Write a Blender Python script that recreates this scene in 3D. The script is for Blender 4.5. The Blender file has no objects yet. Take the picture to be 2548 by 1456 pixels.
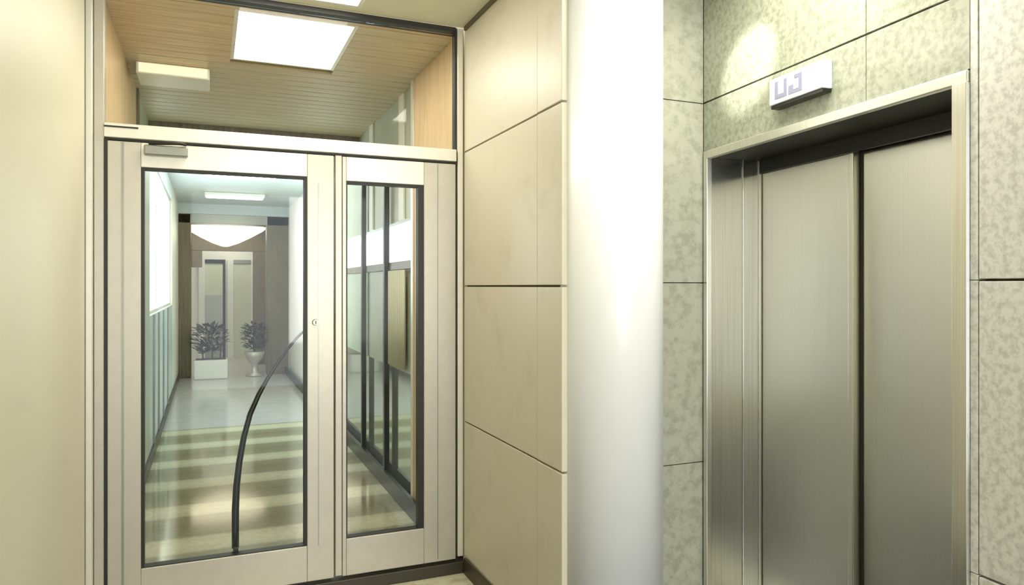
import bpy, bmesh, math, random
from mathutils import Vector, Matrix
random.seed(4)
S = bpy.context.scene
C = S.collection
D2R = math.radians

# ---------------------------------------------------------------- camera
EYE = 1.54
cam_d = bpy.data.cameras.new('camera'); cam = bpy.data.objects.new('camera', cam_d); C.objects.link(cam)
cam_d.sensor_width = 36.0
cam_d.lens = 1785.0 / 2548.0 * 36.0
cam_d.shift_y = -16.0 / 2548.0
cam_d.clip_start = 0.02
cam.location = (0, 0, EYE)
cam.rotation_euler = (D2R(90), 0, D2R(-22.9))
S.camera = cam
S.view_settings.view_transform = 'Standard'
S.view_settings.look = 'None'
S.view_settings.exposure = 0.0
S.view_settings.gamma = 1.0
S.view_settings.use_curve_mapping = False

# ---------------------------------------------------------------- world and large lights
W = bpy.data.worlds.new('world'); S.world = W; W.use_nodes = True
W.node_tree.nodes['Background'].inputs[0].default_value = (0.85, 0.93, 1.0, 1)
W.node_tree.nodes['Background'].inputs[1].default_value = 5.0

def area(name, loc, size, rot, power, col=(1, 1, 1)):
    l = bpy.data.lights.new(name, 'AREA'); l.shape = 'RECTANGLE'
    l.size, l.size_y = size; l.energy = power; l.color = col
    o = bpy.data.objects.new(name, l); C.objects.link(o)
    o.location = loc; o.rotation_euler = rot
    return o
# unseen fill light added behind the viewer to brighten the column
area('added_fill_light', (1.34, -2.35, 1.75), (0.75, 1.9), (D2R(90), 0, 0), 72, (1.0, 0.985, 0.95))
# added spot standing in for a bright reflection on the granite above the lift
sl = bpy.data.lights.new('added_patch_spot', 'SPOT'); sl.energy = 150; sl.color = (1, 0.97, 0.86); sl.spot_size = D2R(17); sl.spot_blend = 0.5; sl.shadow_soft_size = 0.02
so = bpy.data.objects.new('added_patch_spot', sl); C.objects.link(so); so.location = (1.10, 1.90, 2.90)
so.rotation_euler = (Vector((2.105, 2.40, 2.46)) - so.location).to_track_quat('-Z', 'Y').to_euler()
# daylight of the corridor window on its left side
area('corridor_daylight', (-0.70, 8.9, 2.0), (3.8, 1.5), (0, D2R(-90), 0), 170, (0.86, 0.94, 1.0))

# ---------------------------------------------------------------- materials
def nm(name):
    m = bpy.data.materials.new(name); m.use_nodes = True
    nt = m.node_tree; b = nt.nodes['Principled BSDF']
    return m, nt, b
def lin(c):
    return tuple(((v / 255) / 12.92 if v / 255 <= 0.04045 else ((v / 255 + 0.055) / 1.055) ** 2.4) for v in c) + (1,)
def coords(nt, scale=(1, 1, 1)):
    t = nt.nodes.new('ShaderNodeTexCoord'); mp = nt.nodes.new('ShaderNodeMapping')
    mp.inputs['Scale'].default_value = scale
    nt.links.new(t.outputs['Object'], mp.inputs['Vector'])
    return mp.outputs['Vector']
def ramp(nt, fac, stops):
    r = nt.nodes.new('ShaderNodeValToRGB')
    while len(r.color_ramp.elements) < len(stops): r.color_ramp.elements.new(0.5)
    for e, (p, c) in zip(r.color_ramp.elements, stops):
        e.position = p; e.color = c
    nt.links.new(fac, r.inputs['Fac'])
    return r.outputs['Color']
def noise(nt, vec, scale, detail=3, rough=0.5, distort=0):
    n = nt.nodes.new('ShaderNodeTexNoise'); n.inputs['Scale'].default_value = scale
    n.inputs['Detail'].default_value = detail; n.inputs['Roughness'].default_value = rough
    n.inputs['Distortion'].default_value = distort
    nt.links.new(vec, n.inputs['Vector'])
    return n.outputs['Fac']
def bump(nt, b, h, strength, dist=0.002):
    k = nt.nodes.new('ShaderNodeBump'); k.inputs['Strength'].default_value = strength
    k.inputs['Distance'].default_value = dist
    nt.links.new(h, k.inputs['Height']); nt.links.new(k.outputs['Normal'], b.inputs['Normal'])
def plain(name, c, rough=0.5, metal=0.0, var=0.06, nscale=6, coat=0.0):
    m, nt, b = nm(name)
    c = lin(c)
    v = noise(nt, coords(nt), nscale, 4)
    lo = tuple(x * (1 - var) for x in c[:3]) + (1,); hi = tuple(min(1, x * (1 + var)) for x in c[:3]) + (1,)
    nt.links.new(ramp(nt, v, [(0.3, lo), (0.7, hi)]), b.inputs['Base Color'])
    b.inputs['Roughness'].default_value = rough; b.inputs['Metallic'].default_value = metal
    b.inputs['Coat Weight'].default_value = coat; b.inputs['Coat Roughness'].default_value = 0.1
    return m
def granite(name, a, bcol, rough, scale=38, big=0.12):
    m, nt, b = nm(name)
    v = coords(nt)
    n1 = noise(nt, v, scale, 3, 0.65)
    n2 = noise(nt, v, scale * 0.12, 2)
    mx = nt.nodes.new('ShaderNodeMath'); mx.operation = 'MULTIPLY_ADD'
    nt.links.new(n2, mx.inputs[0]); mx.inputs[1].default_value = big; nt.links.new(n1, mx.inputs[2])
    col = ramp(nt, mx.outputs[0], [(0.42, lin(a)), (0.52, lin(tuple((x + y) / 2 for x, y in zip(a, bcol)))), (0.63, lin(bcol))])
    nt.links.new(col, b.inputs['Base Color'])
    b.inputs['Roughness'].default_value = rough
    return m
def brushed(name, c, rough, an=0.85, streak=0.08, axis='z', rot=0.0):
    m, nt, b = nm(name)
    sc = (90, 90, 0.6) if axis == 'z' else (0.6, 0.6, 120)
    n = noise(nt, coords(nt, sc), 3, 4)
    cc = lin(c)
    lo = tuple(x * (1 - streak) for x in cc[:3]) + (1,); hi = tuple(min(1, x * (1 + streak)) for x in cc[:3]) + (1,)
    nt.links.new(ramp(nt, n, [(0.3, lo), (0.7, hi)]), b.inputs['Base Color'])
    b.inputs['Metallic'].default_value = 1.0; b.inputs['Roughness'].default_value = rough
    b.inputs['Anisotropic'].default_value = an; b.inputs['Anisotropic Rotation'].default_value = rot
    tg = nt.nodes.new('ShaderNodeTangent'); tg.direction_type = 'RADIAL'; tg.axis = 'Z'
    nt.links.new(tg.outputs[0], b.inputs['Tangent'])
    return m
def emit(name, c, k):
    m, nt, b = nm(name)
    b.inputs['Base Color'].default_value = lin(c)
    b.inputs['Emission Color'].default_value = lin(c); b.inputs['Emission Strength'].default_value = k
    return m
def glass(name, tint=(0.96, 0.98, 0.97, 1), refl=0.4):
    m = bpy.data.materials.new(name); m.use_nodes = True; nt = m.node_tree
    for n in list(nt.nodes): nt.nodes.remove(n)
    out = nt.nodes.new('ShaderNodeOutputMaterial'); mix = nt.nodes.new('ShaderNodeMixShader')
    tr = nt.nodes.new('ShaderNodeBsdfTransparent'); gl = nt.nodes.new('ShaderNodeBsdfGlossy')
    fr = nt.nodes.new('ShaderNodeFresnel'); fr.inputs['IOR'].default_value = 1.45
    tr.inputs[0].default_value = tint; gl.inputs['Roughness'].default_value = 0.02
    mu = nt.nodes.new('ShaderNodeMath'); mu.operation = 'MULTIPLY'; mu.inputs[1].default_value = refl
    nt.links.new(fr.outputs[0], mu.inputs[0]); nt.links.new(mu.outputs[0], mix.inputs[0])
    nt.links.new(tr.outputs[0], mix.inputs[1]); nt.links.new(gl.outputs[0], mix.inputs[2])
    nt.links.new(mix.outputs[0], out.inputs[0])
    return m
def slat_wood(name, cols):
    m, nt, b = nm(name)
    v = coords(nt, (1.2, 14, 1)); n = noise(nt, v, 3, 5, 0.6, 0.4)
    col = ramp(nt, n, [(0.3, lin(cols[0])), (0.55, lin(cols[1])), (0.75, lin(cols[2]))])
    nt.links.new(col, b.inputs['Base Color']); b.inputs['Roughness'].default_value = 0.42
    return m
def wood_v(name, a, c):
    m, nt, b = nm(name)
    n = noise(nt, coords(nt, (14, 14, 1)), 2.5, 5, 0.6, 0.5)
    nt.links.new(ramp(nt, n, [(0.3, lin(a)), (0.7, lin(c))]), b.inputs['Base Color'])
    b.inputs['Roughness'].default_value = 0.4
    return m
def band_floor(name):
    m, nt, b = nm(name)
    t = nt.nodes.new('ShaderNodeTexCoord'); sp = nt.nodes.new('ShaderNodeSeparateXYZ')
    nt.links.new(t.outputs['Object'], sp.inputs[0])
    md = nt.nodes.new('ShaderNodeMath'); md.operation = 'PINGPONG'; md.inputs[1].default_value = 0.36
    nt.links.new(sp.outputs['Y'], md.inputs[0])
    r = nt.nodes.new('ShaderNodeMapRange'); r.inputs['From Max'].default_value = 0.36
    nt.links.new(md.outputs[0], r.inputs['Value'])
    n = noise(nt, coords(nt), 30, 3)
    c1 = ramp(nt, r.outputs[0], [(0.0, lin((146, 142, 110))), (0.56, lin((160, 157, 126))), (0.68, lin((212, 210, 178))), (1.0, lin((224, 222, 190)))])
    mix = nt.nodes.new('ShaderNodeMixRGB'); mix.blend_type = 'MULTIPLY'; mix.inputs[0].default_value = 0.5
    nt.links.new(c1, mix.inputs[1])
    nt.links.new(ramp(nt, n, [(0.3, (0.6, 0.6, 0.6, 1)), (0.7, (1, 1, 1, 1))]), mix.inputs[2])
    nt.links.new(mix.outputs[0], b.inputs['Base Color'])
    b.inputs['Roughness'].default_value = 0.09
    b.inputs['Specular IOR Level'].default_value = 0.8
    return m

M = {}
M['cream'] = plain('cream_wall_panel', (214, 208, 182), 0.42, var=0.03, nscale=2)
M['marble'] = granite('beige_stone_slab', (204, 196, 172), (213, 206, 184), 0.36, 4, 0.3)
M['joint'] = plain('dark_joint', (104, 96, 72), 0.8)
M['granite'] = granite('grey_granite', (184, 185, 177), (212, 212, 205), 0.3, 46)
M['granite_h'] = granite('olive_grey_granite', (140, 144, 126), (166, 170, 150), 0.22, 40)
M['granite_d'] = granite('green_grey_granite', (156, 158, 140), (176, 177, 160), 0.16, 20)
M['column'] = plain('white_lacquer', (236, 237, 234), 0.28, var=0.01)
M['steel'] = brushed('brushed_steel_door', (224, 223, 216), 0.30, an=0.95, streak=0.03)
M['steel_jamb'] = brushed('brushed_steel_jamb', (218, 218, 212), 0.20, an=0.9, streak=0.12)
M['steel_trim'] = brushed('bright_steel_trim', (226, 225, 214), 0.3)
M['dark'] = plain('black_gasket_and_shade', (30, 28, 18), 0.5)
M['black'] = plain('black_paint', (26, 26, 20), 0.3)
M['alu'] = plain('champagne_aluminium', (190, 184, 168), 0.38, metal=0.35, var=0.03, nscale=20)
M['alu_l'] = plain('light_aluminium', (226, 222, 206), 0.35, metal=0.3, var=0.03, nscale=20)
M['alu_g'] = plain('grey_aluminium', (150, 150, 138), 0.35, metal=0.6, var=0.04)
M['ceil'] = plain('ceiling_olive', (214, 210, 182), 0.7, var=0.03)
M['ceil_w'] = plain('ceiling_white', (214, 222, 222), 0.5, var=0.03)
M['slat'] = slat_wood('wood_slat', ((196, 166, 124), (214, 188, 146), (224, 204, 168)))
M['slat_o'] = slat_wood('olive_slat', ((190, 174, 138), (204, 189, 152), (214, 201, 166)))
M['groove'] = plain('slat_groove', (150, 136, 104), 0.7)
M['woodwall'] = wood_v('wood_wall', (204, 172, 124), (228, 200, 156))
M['darkwood'] = wood_v('taupe_wood', (96, 84, 62), (130, 115, 88))
M['floor_c'] = granite('cream_floor', (190, 184, 150), (216, 212, 182), 0.25, 12)
M['floor_d'] = granite('dark_floor', (24, 24, 19), (44, 44, 36), 0.2, 30)
M['bands'] = band_floor('banded_floor')
M['skirt'] = plain('dark_skirting', (52, 46, 30), 0.4, var=0.2)
M['lamp'] = emit('lamp_panel', (255, 250, 238), 13.0)
M['lamp_soft'] = emit('soft_lamp_panel', (255, 240, 210), 2.2)
M['lamp_strong'] = emit('strong_lamp_panel', (255, 250, 238), 19.0)
M['lamp_dim'] = emit('dim_lamp_panel', (250, 234, 200), 0.75)
M['sky'] = emit('daylight_pane', (236, 246, 255), 1.6)
M['glass'] = glass('clear_glass')
M['white'] = plain('white_paint', (232, 230, 218), 0.4, var=0.02)
M['plaque'] = plain('white_plaque', (244, 244, 246), 0.3, var=0.02)
M['bluegrey'] = plain('blue_grey_mark', (146, 150, 176), 0.5)
M['greygreen'] = plain('grey_green_wall', (176, 182, 158), 0.4, var=0.05)
M['leaf'] = plain('dark_leaf', (48, 44, 24), 0.5, var=0.4, nscale=20)
M['curtain'] = plain('pale_curtain', (212, 216, 190), 0.7, var=0.04)
M['bluepanel'] = plain('pale_blue_panel', (190, 206, 208), 0.3, var=0.05)

# ---------------------------------------------------------------- mesh helpers
class MB:
    def __init__(s): s.bm = bmesh.new(); s.mats = []
    def mi(s, m):
        if m not in s.mats: s.mats.append(m)
        return s.mats.index(m)
    def box(s, x0, x1, y0, y1, z0, z1, m, bevel=0.0):
        before = set(s.bm.faces)
        r = bmesh.ops.create_cube(s.bm, size=1.0)
        for v in r['verts']:
            v.co = Vector(((x0 + x1) / 2 + v.co.x * (x1 - x0), (y0 + y1) / 2 + v.co.y * (y1 - y0), (z0 + z1) / 2 + v.co.z * (z1 - z0)))
        if bevel > 0:
            es = list({e for v in r['verts'] for e in v.link_edges})
            bmesh.ops.bevel(s.bm, geom=es, offset=bevel, segments=2, affect='EDGES', profile=0.5)
        k = s.mi(m)
        for f in s.bm.faces:
            if f not in before: f.material_index = k
        return s
    def prism(s, pts, z0, z1, m, smooth=False):
        k = s.mi(m)
        a = [s.bm.verts.new((x, y, z0)) for x, y in pts]; b = [s.bm.verts.new((x, y, z1)) for x, y in pts]
        n = len(pts)
        for i in range(n):
            f = s.bm.faces.new((a[i], a[(i + 1) % n], b[(i + 1) % n], b[i])); f.material_index = k; f.smooth = smooth
        f = s.bm.faces.new(b); f.material_index = k
        f = s.bm.faces.new(a[::-1]); f.material_index = k
        return s
    def lathe(s, prof, cx, cy, m, seg=48):
        k = s.mi(m); rings = []
        for r, z in prof:
            rings.append([s.bm.verts.new((cx + r * math.cos(2 * math.pi * i / seg), cy + r * math.sin(2 * math.pi * i / seg), z)) for i in range(seg)])
        for a, b in zip(rings, rings[1:]):
            for i in range(seg):
                f = s.bm.faces.new((a[i], a[(i + 1) % seg], b[(i + 1) % seg], b[i])); f.material_index = k; f.smooth = True
        f = s.bm.faces.new(rings[-1]); f.material_index = k
        f = s.bm.faces.new(rings[0][::-1]); f.material_index = k
        return s
    def tube(s, pts, r, m, seg=12, radii=None):
        k = s.mi(m); pts = [Vector(p) for p in pts]; rings = []
        for i, p in enumerate(pts):
            t = (pts[min(i + 1, len(pts) - 1)] - pts[max(i - 1, 0)]).normalized()
            u = t.cross(Vector((0, 1, 0.01)));
            if u.length < 0.1: u = t.cross(Vector((1, 0, 0)))
            u.normalize(); w = t.cross(u)
            rr = radii[i] if radii else r
            rings.append([s.bm.verts.new(p + rr * (math.cos(2 * math.pi * j / seg) * u + math.sin(2 * math.pi * j / seg) * w)) for j in range(seg)])
        for a, b in zip(rings, rings[1:]):
            for j in range(seg):
                f = s.bm.faces.new((a[j], a[(j + 1) % seg], b[(j + 1) % seg], b[j])); f.material_index = k; f.smooth = True
        f = s.bm.faces.new(rings[-1]); f.material_index = k
        f = s.bm.faces.new(rings[0][::-1]); f.material_index = k
        return s
    def build(s, name, parent=None):
        bmesh.ops.recalc_face_normals(s.bm, faces=s.bm.faces)
        me = bpy.data.meshes.new(name); s.bm.to_mesh(me); s.bm.free()
        for m in s.mats: me.materials.append(m)
        o = bpy.data.objects.new(name, me); C.objects.link(o)
        if parent: o.parent = parent
        return o
def tag(o, label=None, cat=None, group=None, kind=None):
    if label: o['label'] = label
    if cat: o['category'] = cat
    if group: o['group'] = group
    if kind: o['kind'] = kind
    return o
def empty(name, loc=(0, 0, 0), rz=0.0):
    o = bpy.data.objects.new(name, None); C.objects.link(o); o.location = loc; o.rotation_euler = (0, 0, rz)
    o.empty_display_size = 0.1
    return o
def struct(mb, name, label, cat):
    return tag(mb.build(name), label, cat, kind='structure')

CEIL = 2.93
XL, XR, YP = -0.50, 1.27, 3.70        # left wall face, passage wall face, glazed screen plane

# ================================================================ SETTING
# ---- floors
f = MB()
f.box(-0.62, 2.9, 3.30, 3.70, -0.1, 0, M['floor_c'])
f.box(-0.62, 2.9, -2.6, 3.30, -0.1, 0, M['floor_d'])  # out-of-view floor made dark so the lift doors darken towards the bottom
struct(f, 'floor', 'cream polished stone floor in front of the glazed door', 'floor')
M['floor_g'] = plain('pale_grey_floor', (196, 194, 190), 0.12, var=0.06)
f = MB(); f.box(-0.9, 1.6, 3.70, 8.46, -0.1, 0, M['bands']); f.box(-0.9, 1.6, 8.46, 17.0, -0.1, 0, M['floor_g'])
struct(f, 'floor', 'banded polished stone floor running down the corridor behind the glass', 'floor')

# ---- lobby ceiling with the lamp opening
f = MB()
lx0, lx1, ly0, ly1 = 0.12, 0.70, 2.72, 3.60
for (a, b, c, d) in ((-0.62, lx0, -2.6, 3.66), (lx1, 2.9, 2.27, 3.66), (lx1, 2.9, -2.6, 1.4), (lx1, 1.40, 1.4, 2.27), (1.90, 2.9, 1.4, 2.27), (lx0, lx1, -2.6, ly0), (lx0, lx1, ly1, 3.66)):
    f.box(a, b, c, d, CEIL, CEIL + 0.1, M['ceil'])
struct(f, 'ceiling', 'plain olive cream ceiling of the lift lobby', 'ceiling')

def panel_lamp(name, x0, x1, y0, y1, label, group, z=CEIL, mat='lamp'):
    e = empty(name, ((x0 + x1) / 2, (y0 + y1) / 2, z)); tag(e, label, 'ceiling light', group)
    w, h = (x1 - x0) / 2, (y1 - y0) / 2
    d = MB(); d.box(-w + 0.02, w - 0.02, -h + 0.02, h - 0.02, 0.012, 0.03, M[mat]); d.build('diffuser', e)
    r = MB(); t = 0.02
    r.box(-w, w, -h, -h + t, 0, 0.05, M['alu_l']); r.box(-w, w, h - t, h, 0, 0.05, M['alu_l'])
    r.box(-w, -w + t, -h + t, h - t, 0, 0.05, M['alu_l']); r.box(w - t, w, -h + t, h - t, 0, 0.05, M['alu_l'])
    r.build('frame', e)
    return e
panel_lamp('ceiling_light', lx0, lx1, ly0, ly1, 'bright recessed ceiling light on the lobby side of the glazed screen', None)
panel_lamp('ceiling_light', 1.40, 1.90, 1.40, 2.27, 'unseen ceiling light panel added to brighten the lift doors', None, mat='lamp_strong')  # out-of-view panel added to light the tops of the lift doors

# ---- left wall and back wall
f = MB(); f.box(XL - 0.12, XL, -2.6, 3.60, 0, CEIL, M['cream'])
struct(f, 'wall_left', 'smooth cream panelled wall on the left edge', 'wall')
f = MB()
f.box(-0.62, 2.9, -2.72, -2.6, 0, 0.2, M['cream']); f.box(-0.62, 2.9, -2.72, -2.6, 2.75, CEIL, M['cream'])
f.box(-0.62, -0.2, -2.72, -2.6, 0.2, 2.75, M['cream']); f.box(2.0, 2.9, -2.72, -2.6, 0.2, 2.75, M['cream'])
struct(f, 'wall_back', 'cream wall around the opening for the added light behind the viewer', 'wall')

# ---- passage wall: beige slabs between the screen and the column
f = MB()
f.box(XR + 0.02, XR + 0.06, 2.52, 3.68, 0, CEIL, M['joint'])
zs = [0.0, 0.085, 0.81, 1.54, 2.262, CEIL]
for a, b in zip(zs, zs[1:]):
    f.box(XR, XR + 0.03, 2.735, 3.665, a + 0.004, b - 0.004, M['marble'], 0.002)
for a, b in zip(zs, zs[1:]): f.box(XR - 0.003, XR + 0.03, 2.50, 2.729, a + 0.004, b - 0.004, M['marble'], 0.003)
struct(f, 'wall_passage', 'polished beige stone slab wall between the glazed screen and the round column', 'wall')
f = MB(); f.box(XR - 0.014, XR - 0.001, 2.45, 3.64, 0, 0.085, M['skirt'], 0.002)
struct(f, 'baseboard_passage', 'dark stone skirting at the foot of the beige slab wall', 'skirting')
f = MB(); f.box(XR - 0.012, XR + 0.0, 2.74, 3.64, CEIL - 0.022, CEIL, M['joint'])
struct(f, 'trim_passage', 'dark shadow line where the beige slab wall meets the ceiling', 'trim')

# ---- granite pier facing the viewer
f = MB()
f.box(XR + 0.03, 2.5, 2.77, 2.80, 0, CEIL, M['joint'])
for a, b in ((0, 0.72), (0.72, 1.555), (1.555, 2.392), (2.392, CEIL)):
    f.box(1.40, 2.128, 2.74, 2.772, a + 0.002, b - 0.002, M['granite_d'], 0.001)
struct(f, 'wall_pier', 'narrow green grey granite wall strip between the column and the lift', 'wall')

# ---- granite lift wall, turned 4.5 degrees; local x = depth into the wall, local y = along the wall
WL = (2.058, 1.879, 0.0); WR = -D2R(4.5)
S0, S1, HZ, DEP = -0.49, 0.835, 2.165, 0.31
f = MB()
f.box(0.03, 0.07, -4.6, S0 - 0.001, 0, CEIL, M['joint']); f.box(0.03, 0.07, S0 - 0.001, 0.855, HZ + 0.002, CEIL, M['joint'])
ed = 0.0035
for a, b in ((0, 0.717), (0.717, 1.557), (1.557, 2.392), (2.392, CEIL)):
    yy = [-4.6, -3.7, -2.8, -1.9, -1.1, S0]
    for p, q in zip(yy, yy[1:]):
        if q == S0 and b <= 2.392:
            f.box(0.0, 0.03, p + ed, S0 - 0.028, a + ed, b - ed, M['granite'], 0.002)
            f.box(0.0, 0.03, S0 - 0.024, S0 - 0.001, a + ed * 0.3, b - ed * 0.3, M['granite'], 0.001)
        else:
            f.box(0.0, 0.03, p + (ed if p != S0 else 0), q, a + ed, b - ed, M['granite'], 0.002)
for p, q in ((S0, -0.108), (-0.108, 0.858)):
    f.box(0.0, 0.03, p + 0.0012, q - 0.0012, HZ + 0.002, 2.392 - ed, M['granite_h'], 0.001)
    f.box(0.0, 0.03, p + 0.0012, q - 0.0012, 2.392 + ed, CEIL, M['granite_h'], 0.001)
o = struct(f, 'wall_right', 'speckled grey granite slab wall around the lift doors', 'wall')
o.location = WL; o.rotation_euler = (0, 0, WR)

for nme, lab, bx_ in (('wall_shaft', 'dark shaft wall hidden behind the lift doors', (0.41, 0.46, S0 - 0.4, 1.3, 0, CEIL)),
                     ('wall_shaft_top', 'dark shaft closing hidden above the lift doors', (0.07, 0.41, S0 - 0.4, 1.3, CEIL - 0.4, CEIL)),
                     ('wall_shaft_side', 'dark shaft side hidden beside the lift doors', (0.07, 0.41, S0 - 0.4, S0 - 0.12, 0, CEIL - 0.4))):
    f = MB(); f.box(*bx_, M['joint']); o = struct(f, nme, lab, 'wall'); o.location = WL; o.rotation_euler = (0, 0, WR)
# ---- lift
e = empty('elevator', WL, WR); tag(e, 'brushed steel lift entrance with two closed sliding doors set in grey granite', 'elevator')
j = MB()   # far jamb: stepped steel reveal facing the viewer
xs = [0.0, 0.022, 0.11, 0.118, 0.20, 0.208, 0.285, 0.305]
j.box(-0.006, 0.022, S1 - 0.012, 0.852, 0, HZ, M['steel_trim'], 0.003)
j.box(0.022, 0.11, S1, 0.852, 0, HZ - 0.02, M['steel_jamb'])
j.box(0.11, 0.20, S1 + 0.006, 0.852, 0, HZ - 0.02, M['steel_jamb'], 0.002)
j.box(0.20, 0.285, S1, 0.852, 0, HZ - 0.02, M['steel_jamb'], 0.002)
j.box(0.285, 0.299, S1 - 0.008, 0.852, 0, HZ - 0.02, M['steel_trim'], 0.002)
j.build('jamb', e)
j = MB()   # near jamb
j.box(-0.006, 0.30, S0, S0 + 0.03, 0, HZ - 0.04, M['steel_jamb'], 0.003)
j.box(-0.012, 0.02, S0 + 0.0005, S0 + 0.05, 0, HZ - 0.034, M['steel_trim'], 0.003)
j.build('jamb', e)
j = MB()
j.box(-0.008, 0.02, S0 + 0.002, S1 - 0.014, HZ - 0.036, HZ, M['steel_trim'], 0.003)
j.box(0.02, 0.30, S0 + 0.03, S1, HZ - 0.030, HZ - 0.005, M['dark'])  # soffit coloured dark for the shade under the head
j.box(0.285, 0.30, S0 + 0.03, S1 - 0.01, 2.075, HZ - 0.030, M['dark'])  # dark strip standing in for the shadow over the door tops
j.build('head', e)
j = MB()
j.box(0.303, 0.33, 0.290, 0.85, 0.01, 2.10, M['steel'], 0.002)
j.box(0.300, 0.335, 0.262, 0.290, 0.01, 2.10, M['steel_trim'], 0.004)
j.build('door_panel', e)
j = MB()
j.box(0.338, 0.365, S0 - 0.1, 0.275, 0.01, 2.10, M['steel'], 0.002)
j.box(0.334, 0.3385, 0.246, 0.275, 0.01, 2.10, M['dark'])
j.build('door_panel', e)
j = MB(); j.box(0.0, 0.40, S0, S1, 0.001, 0.012, M['steel_jamb'], 0.002); j.build('threshold', e)

# ---- sign above the lift
e = empty('elevator_sign', WL, WR); tag(e, 'small white plaque with blue grey marks above the lift doors', 'sign')
b_ = MB(); b_.box(-0.045, 0.0, 0.045, 0.335, 2.250, 2.352, M['plaque'], 0.004); b_.build('plaque', e)
b_ = MB(); b_.box(-0.040, 0.0, 0.050, 0.330, 2.236, 2.2495, M['black'], 0.002); b_.build('shadow_strip', e)  # black strip modelled as the shadow beneath the plaque
g = MB()
def mark(y0, y1, z0, z1): g.box(-0.047, -0.0448, y0, y1, z0, z1, M['bluegrey'])
mark(0.282, 0.300, 2.268, 2.335); mark(0.232, 0.248, 2.268, 2.335); mark(0.248, 0.282, 2.268, 2.284)
mark(0.196, 0.222, 2.268, 2.300); mark(0.150, 0.196, 2.268, 2.282); mark(0.150, 0.166, 2.282, 2.335); mark(0.166, 0.19, 2.322, 2.335)
g.build('marking', e)

# ---- round column engaged in the corner
e = empty('round_column', (1.50, 2.53, 0)); tag(e, 'thick glossy white round column at the wall corner', 'column')
c = MB(); c.lathe([(0.212, 0), (0.212, CEIL)], 0, 0, M['column'], 96); c.build('shaft', e)
c = MB(); c.box(0.196, 0.222, 0.075, 0.208, 0, CEIL, M['steel_trim'], 0.003); c.build('edge_strip', e)

# ================================================================ GLAZED SCREEN (y = 3.70)
def fr(mb, x0, x1, z0, z1, m, y0=3.665, y1=3.735, bv=0.003): mb.box(x0, x1, y0, y1, z0, z1, M[m], bv)
f = MB()
fr(f, -0.521, -0.500, 0.0, CEIL, 'alu_g', 3.60, 3.76)
fr(f, -0.500, -0.474, 0.0, CEIL, 'alu_l', 3.625, 3.76)
fr(f, -0.472, -0.432, 0.06, CEIL, 'alu')
fr(f, -0.432, 1.222, CEIL - 0.03, CEIL, 'dark')
fr(f, 1.222, 1.232, 0.06, CEIL, 'dark', 3.68, 3.73, 0)
fr(f, 1.232, 1.262, 0.085, CEIL, 'alu_l')
fr(f, 1.262, 1.272, 0.0, CEIL, 'dark', 3.69, 3.73, 0)
fr(f, -0.432, 1.222, 2.208, 2.272, 'alu_l', 3.655, 3.745)
fr(f, -0.432, 1.222, 2.200, 2.208, 'dark', 3.68, 3.73, 0)
fr(f, 0.585, 0.618, 0.08, 2.198, 'alu')
fr(f, -0.432, -0.420, 0.062, 2.200, 'dark', 3.662, 3.73, 0)
fr(f, -0.4315, -0.295, 2.252, 2.259, 'dark', 3.652, 3.70, 0)
struct(f, 'trim_1', 'champagne aluminium framework of the glazed screen', 'frame')
f = MB(); f.box(-0.474, 1.265, 3.648, 3.76, 0.0, 0.062, M['skirt'], 0.003)
struct(f, 'trim_2', 'dark brown threshold under the glazed screen', 'threshold')

def pane(parent, x0, x1, z0, z1, name='glass_pane'):
    g = MB(); g.box(x0, x1, 3.697, 3.703, z0, z1, M['glass']); return g.build(name, parent)
def gasket(parent, x0, x1, z0, z1, t=0.008, l=0.008, r=0.008, tp=0.008, bt=0.004):
    g = MB()
    g.box(x0, x0 + l, 3.672, 3.72, z0, z1, M['dark']); g.box(x1 - r, x1, 3.672, 3.72, z0, z1, M['dark'])
    g.box(x0 + l, x1 - r, 3.672, 3.72, z1 - tp, z1, M['dark']); g.box(x0 + l, x1 - r, 3.672, 3.72, z0, z0 + bt, M['dark'])
    return g.build('gasket', parent)
# transom light
e = empty('window_1', (0, 0, 0)); tag(e, 'clear glass transom above the glazed door showing the wooden ceiling', 'window', kind='structure')
pane(e, -0.43, 1.22, 2.274, CEIL - 0.032)
# door leaf
e = empty('door_1', (0, 0, 0)); tag(e, 'glazed aluminium door leaf with a black curved bar', 'door', kind='structure')
f = MB()
fr(f, -0.420, -0.285, 0.075, 2.194, 'alu'); fr(f, -0.362, -0.354, 0.075, 2.19, 'alu_g', 3.661, 3.67, 0)
fr(f, 0.448, 0.578, 0.075, 2.194, 'alu'); fr(f, 0.500, 0.505, 0.25, 2.05, 'alu_g', 3.663, 3.67, 0)
fr(f, -0.285, 0.448, 2.082, 2.194, 'alu_l'); fr(f, -0.285, 0.448, 0.075, 0.252, 'alu')
f.build('door_frame', e)
pane(e, -0.28, 0.445, 0.25, 2.085)
gasket(e, -0.285, 0.448, 0.252, 2.082, l=0.013, r=0.014, tp=0.010)
k = MB(); k.lathe([(0.014, -0.018), (0.016, 0.0)], 0, 0, M['alu_g'], 20); k.box(-0.002, 0.002, -0.008, 0.008, -0.0185, -0.017, M['dark'])
lk = k.build('lock', e); lk.location = (0.487, 3.664, 1.36); lk.rotation_euler = (D2R(-90), 0, 0)
k = MB(); k.box(-0.27, -0.09, 3.625, 3.664, 2.135, 2.180, M['alu_g'], 0.005); cl = k.build('door_closer', e)
k = MB(); k.tube([(-0.25, 3.632, 2.186), (-0.12, 3.60, 2.19), (-0.10, 3.63, 2.19)], 0.007, M['dark']); k.build('closer_arm', cl)
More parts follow.
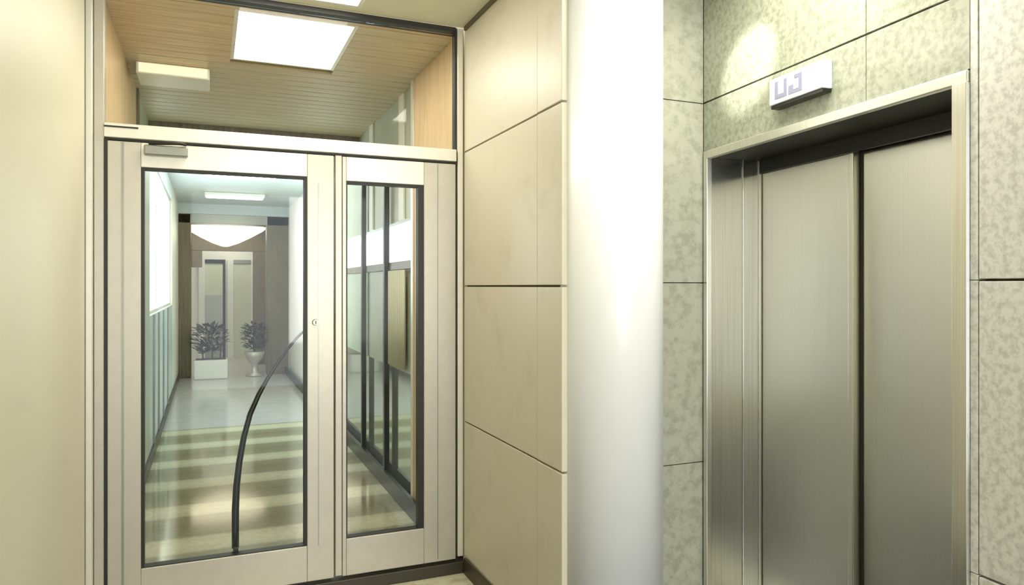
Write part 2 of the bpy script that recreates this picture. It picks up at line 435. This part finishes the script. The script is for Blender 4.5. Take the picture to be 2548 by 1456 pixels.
# curved pull bar on the back of the leaf
P = [(0.119, 0.262, .017), (0.119, 0.34, .017), (0.119, 0.45, .017), (0.124, 0.56, .016), (0.137, 0.68, .015), (0.158, 0.80, .014), (0.187, 0.91, .013),
     (0.225, 1.00, .012), (0.268, 1.08, .010), (0.315, 1.155, .009), (0.36, 1.22, .008), (0.405, 1.275, .007), (0.455, 1.325, .007)]
k = MB(); k.tube([(x, 3.755, z) for x, z, r in P], 0.01, M['black'], 14, [r for *_, r in P])
k.tube([(0.119, 3.70, 0.265), (0.119, 3.755, 0.265)], 0.012, M['black'])
k.tube([(0.455, 3.715, 1.325), (0.455, 3.757, 1.325)], 0.010, M['black']); k.build('pull_bar', e)
# side light
e = empty('window_2', (0, 0, 0)); tag(e, 'tall narrow glazed side panel to the right of the door leaf', 'window', kind='structure')
f = MB()
fr(f, 0.620, 0.640, 0.075, 2.194, 'alu'); fr(f, 1.045, 1.220, 0.075, 2.194, 'alu')
fr(f, 1.118, 1.122, 0.09, 2.19, 'alu_g', 3.662, 3.67, 0)
fr(f, 0.640, 1.045, 2.072, 2.194, 'alu_l'); fr(f, 0.640, 1.045, 0.075, 0.262, 'alu')
f.build('window_frame', e)
pane(e, 0.642, 1.042, 0.262, 2.075)
gasket(e, 0.640, 1.045, 0.262, 2.072, l=0.006, r=0.030, tp=0.012)

# ================================================================ CORRIDOR BEHIND THE SCREEN
CY1 = 6.75
f = MB()
hx0, hx1, hy0, hy1 = 0.12, 0.74, 3.86, 4.72
n = 0
y = 3.74
f.box(-0.62, hx0, 3.74, CY1, CEIL + 0.02, CEIL + 0.06, M['groove']); f.box(hx1, 1.5, 3.74, CY1, CEIL + 0.02, CEIL + 0.06, M['groove'])
f.box(hx0, hx1, 3.74, hy0, CEIL + 0.02, CEIL + 0.06, M['groove']); f.box(hx0, hx1, hy1, CY1, CEIL + 0.02, CEIL + 0.06, M['groove'])
while y < CY1 - 0.05:
    y2 = y + 0.112
    if y2 > hy0 and y < hy1:
        f.box(-0.62, hx0, y, y2, CEIL, CEIL + 0.02, M['slat'], 0.002); f.box(hx1, 1.5, y, y2, CEIL, CEIL + 0.02, M['slat_o'], 0.002)
    else:
        f.box(-0.62, 1.5, y, y2, CEIL, CEIL + 0.02, M['slat'] if y < hy0 else M['slat_o'], 0.002)
    y += 0.12
struct(f, 'ceiling', 'tan wooden slat ceiling seen through the transom', 'ceiling')
panel_lamp('ceiling_light', hx0, hx1, hy0, hy1, 'large glowing square light set in the wooden slat ceiling', None, CEIL + 0.001)
# surface mounted box
e = empty('ceiling_light', (-0.205, 5.12, CEIL)); tag(e, 'shallow rectangular cream light box hanging below the wooden ceiling on the left', 'ceiling light')
k = MB(); k.box(-0.21, 0.21, -0.15, 0.15, -0.075, -0.001, M['white'], 0.006); k.build('housing', e)
k = MB(); k.box(-0.195, 0.195, -0.158, -0.150, -0.066, -0.01, M['lamp_dim'], 0.002); k.build('diffuser', e)

f = MB(); f.box(-0.62, 1.5, CY1, 6.87, 2.80, CEIL + 0.06, M['darkwood'], 0.004)
struct(f, 'trim_3', 'dark beam at the end of the wooden ceiling', 'beam')
f = MB(); f.box(-0.9, 1.5, 6.87, 17, CEIL, CEIL + 0.08, M['ceil_w'])
struct(f, 'ceiling', 'pale blue white ceiling deep in the corridor', 'ceiling')
for yy in (9.4, 11.6):
    k = empty('ceiling_light', (0.36, yy, CEIL)); tag(k, 'white batten light across the far corridor ceiling, %s' % ('nearer one' if yy < 10 else 'farther one'), 'ceiling light', 'batten lights on the far ceiling')
    b_ = MB(); b_.box(-0.42, 0.42, -0.16, 0.16, -0.05, -0.001, M['white'], 0.01); b_.build('housing', k)
    b_ = MB(); b_.box(-0.40, 0.40, -0.14, 0.14, -0.062, -0.05, M['lamp'], 0.004); b_.build('diffuser', k)

# left side of the corridor
f = MB(); f.box(-0.60, -0.47, 3.77, 5.66, 0.0, CEIL, M['woodwall']); f.box(-0.60, -0.455, 5.66, 5.76, 0, CEIL, M['darkwood'], 0.003)
f.box(-0.60, -0.47, 5.76, 6.9, 0, CEIL, M['greygreen'])
struct(f, 'wall_corridor_left', 'warm wood lined wall on the left behind the transom', 'wall')
f = MB(); f.box(-0.62, -0.47, 6.9, 11.0, 0, 1.28, M['bluepanel']); f.box(-0.62, -0.47, 6.9, 11.0, 2.74, CEIL, M['ceil_w'])
f.box(-0.62, -0.47, 11.0, 13.2, 0, CEIL, M['white'])
for yy in (7.3, 8.0, 8.8, 9.7): f.box(-0.47, -0.455, yy, yy + 0.06, 0.1, 1.28, M['alu_g'], 0.003)
struct(f, 'wall_corridor_window', 'pale blue grey panelled wall below the corridor window', 'wall')
e = empty('window_3', (0, 0, 0)); tag(e, 'bright overexposed corridor window on the left seen through the door', 'window', kind='structure')
k = MB()
for yy in (6.9, 8.2, 9.6, 10.96): k.box(-0.58, -0.50, yy, yy + 0.04, 1.28, 2.74, M['alu_l'], 0.003)
k.box(-0.58, -0.50, 6.9, 11.0, 1.28, 1.31, M['alu_l'], 0.003); k.box(-0.58, -0.50, 6.9, 11.0, 2.71, 2.74, M['alu_l'], 0.003); k.build('window_frame', e)
k = MB(); k.box(-0.545, -0.54, 6.94, 10.96, 1.31, 2.71, M['glass']); k.build('glass_pane', e)
f = MB(); f.box(-0.469, -0.452, 3.77, 13.2, 0, 0.10, M['black'], 0.003)
struct(f, 'baseboard_corridor_left', 'black skirting along the left corridor wall', 'skirting')

# right side of the corridor
f = MB()
f.box(1.272, 1.42, 3.74, 4.70, 0, CEIL, M['woodwall']); f.box(1.262, 1.42, 4.70, 4.76, 0, CEIL, M['alu_l'], 0.003)
struct(f, 'wall_corridor_right', 'warm wood panel beside the right post of the transom', 'wall')
f = MB()
M['dado'] = plain('polished_dado', (200, 206, 196), 0.07, metal=0.75, var=0.03)
f.box(1.30, 1.42, 4.76, 7.9, 0, 0.92, M['dado']); f.box(1.30, 1.42, 4.76, 7.9, 0.92, 1.70, M['greygreen']); f.box(1.30, 1.42, 4.76, 7.9, 2.02, CEIL, M['greygreen'])
f.box(1.30, 1.42, 7.9, 13.2, 0, CEIL, M['white'])
for yy in (5.05, 6.1): f.box(1.285, 1.30, yy, yy + 0.14, 2.02, CEIL, M['white'], 0.003)
struct(f, 'wall_corridor_side', 'pale grey green corridor wall seen through the narrow side panel', 'wall')
e = empty('window_4', (0, 0, 0)); tag(e, 'bright high strip window in the right corridor wall', 'window', kind='structure')
k = MB(); k.box(1.28, 1.40, 4.76, 7.9, 1.66, 1.72, M['darkwood'], 0.003); k.build('window_sill', e)
k = MB(); k.box(1.36, 1.38, 4.76, 7.9, 1.72, 2.02, M['sky']); k.build('glass_pane', e)
for i, yy in enumerate((5.50, 6.38)):
    e = empty('screen_post', (1.265, yy, 0)); tag(e, 'black vertical post on the right corridor wall, %s' % ('nearer of the two' if i == 0 else 'farther of the two'), 'post', 'black posts along the right corridor wall')
    k = MB(); k.box(-0.02, 0.02, -0.025, 0.025, 0.012, 2.60, M['black'], 0.004); k.build('post', e)
    k = MB(); k.box(-0.03, 0.03, -0.045, 0.045, 0, 0.012, M['alu_g'], 0.003); k.build('base_plate', e)
# pale curtain between the posts
k = MB(); pts = []
N = 60
for i in range(N + 1): pts.append((1.262 + 0.012 * math.sin(i * 1.4), 4.95 + 0.45 * i / N))
k.prism(pts + [(x + 0.006, y_) for x, y_ in pts[::-1]], 0.95, 1.655, M['curtain'], True)
tag(k.build('curtain'), 'pale green gathered curtain hanging under the strip window', 'curtain')
f = MB(); f.box(1.23, 1.262, 3.77, 13.2, 0, 0.12, M['black'], 0.003)
struct(f, 'baseboard_corridor_right', 'black skirting along the right corridor wall', 'skirting')

# far portal
PYY = 13.2
f = MB()
f.box(-0.62, -0.28, PYY, PYY + 0.35, 0, 2.76, M['darkwood'], 0.01); f.box(0.93, 1.30, PYY, PYY + 0.35, 0, 2.76, M['darkwood'], 0.01)
f.box(-0.62, 1.30, PYY, PYY + 0.35, 2.60, 2.76, M['alu_g'], 0.005)
f.box(-0.62, 1.42, PYY, PYY + 0.2, 2.76, CEIL, M['ceil_w'])
struct(f, 'trim_4', 'dark taupe portal framing the far end of the corridor', 'portal')
f = MB()
f.box(-0.7, 1.4, 15.0, 15.12, 2.22, CEIL, M['darkwood'], 0.01); f.box(-0.7, -0.12, 15.0, 15.12, 1.9, 2.22, M['darkwood'], 0.01); f.box(0.80, 1.4, 15.0, 15.12, 0, 2.22, M['darkwood'], 0.01)
f.box(-0.9, 1.5, 16.4, 16.5, 0, CEIL, M['white']); f.box(-0.9, -0.7, 13.4, 16.4, 0, CEIL, M['white']); f.box(1.4, 1.5, 13.4, 16.4, 0, CEIL, M['white'])
struct(f, 'wall_far', 'pale end wall beyond the portal', 'wall')
e = empty('door_2', (0, 0, 0)); tag(e, 'white double door in the far end wall', 'door', kind='structure')
for i, x0 in enumerate((-0.20, 0.36)):
    k = MB(); x1 = x0 + 0.52
    k.box(x0, x0 + 0.12, 16.33, 16.39, 0, 2.1, M['white'], 0.004); k.box(x1 - 0.05, x1, 16.33, 16.39, 0, 2.1, M['dark'] if i == 0 else M['white'], 0.004)
    k.box(x0 + 0.12, x1 - 0.05, 16.33, 16.39, 2.02, 2.1, M['dark'] if i == 0 else M['alu_g'], 0.004)
    k.box(x0 + 0.12, x1 - 0.05, 16.35, 16.38, 1.35, 2.02, M['curtain']); k.box(x0 + 0.12, x1 - 0.05, 16.35, 16.38, 0, 1.35, M['alu_g'] if i == 0 else M['curtain'])
    k.build('door_leaf', e)
# pendant bowl
e = empty('pendant_lamp', (0.28, 14.3, CEIL)); tag(e, 'wide shallow bowl lamp glowing under the far portal ceiling', 'lamp')
k = MB(); k.lathe([(0.05, -0.66), (0.22, -0.60), (0.42, -0.50), (0.66, -0.36), (0.72, -0.30), (0.70, -0.295)], 0, 0, M['lamp_soft'], 40); k.build('lamp_shade', e)
k = MB(); k.tube([(0, 0, -0.30), (0, 0, -0.001)], 0.012, M['alu_g']); k.build('rod', e)
k = MB(); k.lathe([(0.725, -0.30), (0.745, -0.29), (0.745, -0.262), (0.725, -0.255)], 0, 0, M['darkwood'], 40); k.build('rim', e)

def shrub(mb, cx, cy, z0, z1, rx, nleaf):
    k = mb.mi(M['leaf'])
    for i in range(nleaf):
        t = random.random(); a = random.random() * 6.283; rr = rx * math.sqrt(random.random()) * (0.6 + 0.4 * math.sin(t * 3.1))
        c0 = Vector((cx + rr * math.cos(a), cy + rr * math.sin(a), z0 + (z1 - z0) * t))
        d = Vector((math.cos(a), math.sin(a), random.uniform(-0.2, 0.9))).normalized(); sd = d.cross(Vector((0, 0, 1))).normalized()
        L = random.uniform(0.08, 0.14); w = L * 0.22
        q = [c0, c0 + d * L * 0.5 + sd * w, c0 + d * L, c0 + d * L * 0.5 - sd * w + Vector((0, 0, -0.01))]
        vs = [mb.bm.verts.new(p) for p in q]; fc = mb.bm.faces.new(vs); fc.material_index = k
# planters in the portal
e = empty('potted_plant', (0.03, 13.0, 0)); tag(e, 'dark leafy plant in a bright white cube pot at the left of the portal', 'plant', 'potted plants at the far portal')
k = MB(); k.box(-0.26, 0.26, -0.18, 0.18, 0, 0.32, M['white'], 0.02); k.box(-0.23, 0.23, -0.15, 0.15, 0.32, 0.325, M['leaf']); k.build('pot', e)
k = MB(); shrub(k, -0.02, 0, 0.42, 0.88, 0.26, 420); k.build('foliage', e)
k = MB()
for dx in (-0.12, 0.02, 0.14): k.tube([(dx, 0, 0.32), (dx * 1.2, 0.02, 0.6)], 0.012, M['darkwood'])
k.build('stem', e)
e = empty('potted_plant', (0.72, 13.05, 0)); tag(e, 'dark leafy plant in a slender pale pedestal pot at the right of the portal', 'plant', 'potted plants at the far portal')
k = MB(); k.lathe([(0.14, 0), (0.15, 0.02), (0.06, 0.06), (0.05, 0.2), (0.14, 0.32), (0.17, 0.42), (0.15, 0.42)], 0, 0, M['alu'], 24); k.build('pot', e)
k = MB(); shrub(k, 0, 0, 0.46, 0.88, 0.18, 320); k.build('foliage', e)
k = MB(); k.tube([(0, 0, 0.42), (0.01, 0, 0.65)], 0.014, M['darkwood']); k.build('stem', e)

# lamps deeper in the far vestibule
panel_lamp('ceiling_light', 0.05, 0.65, 15.5, 16.1, 'small bright ceiling panel beyond the portal', None, CEIL - 0.052)
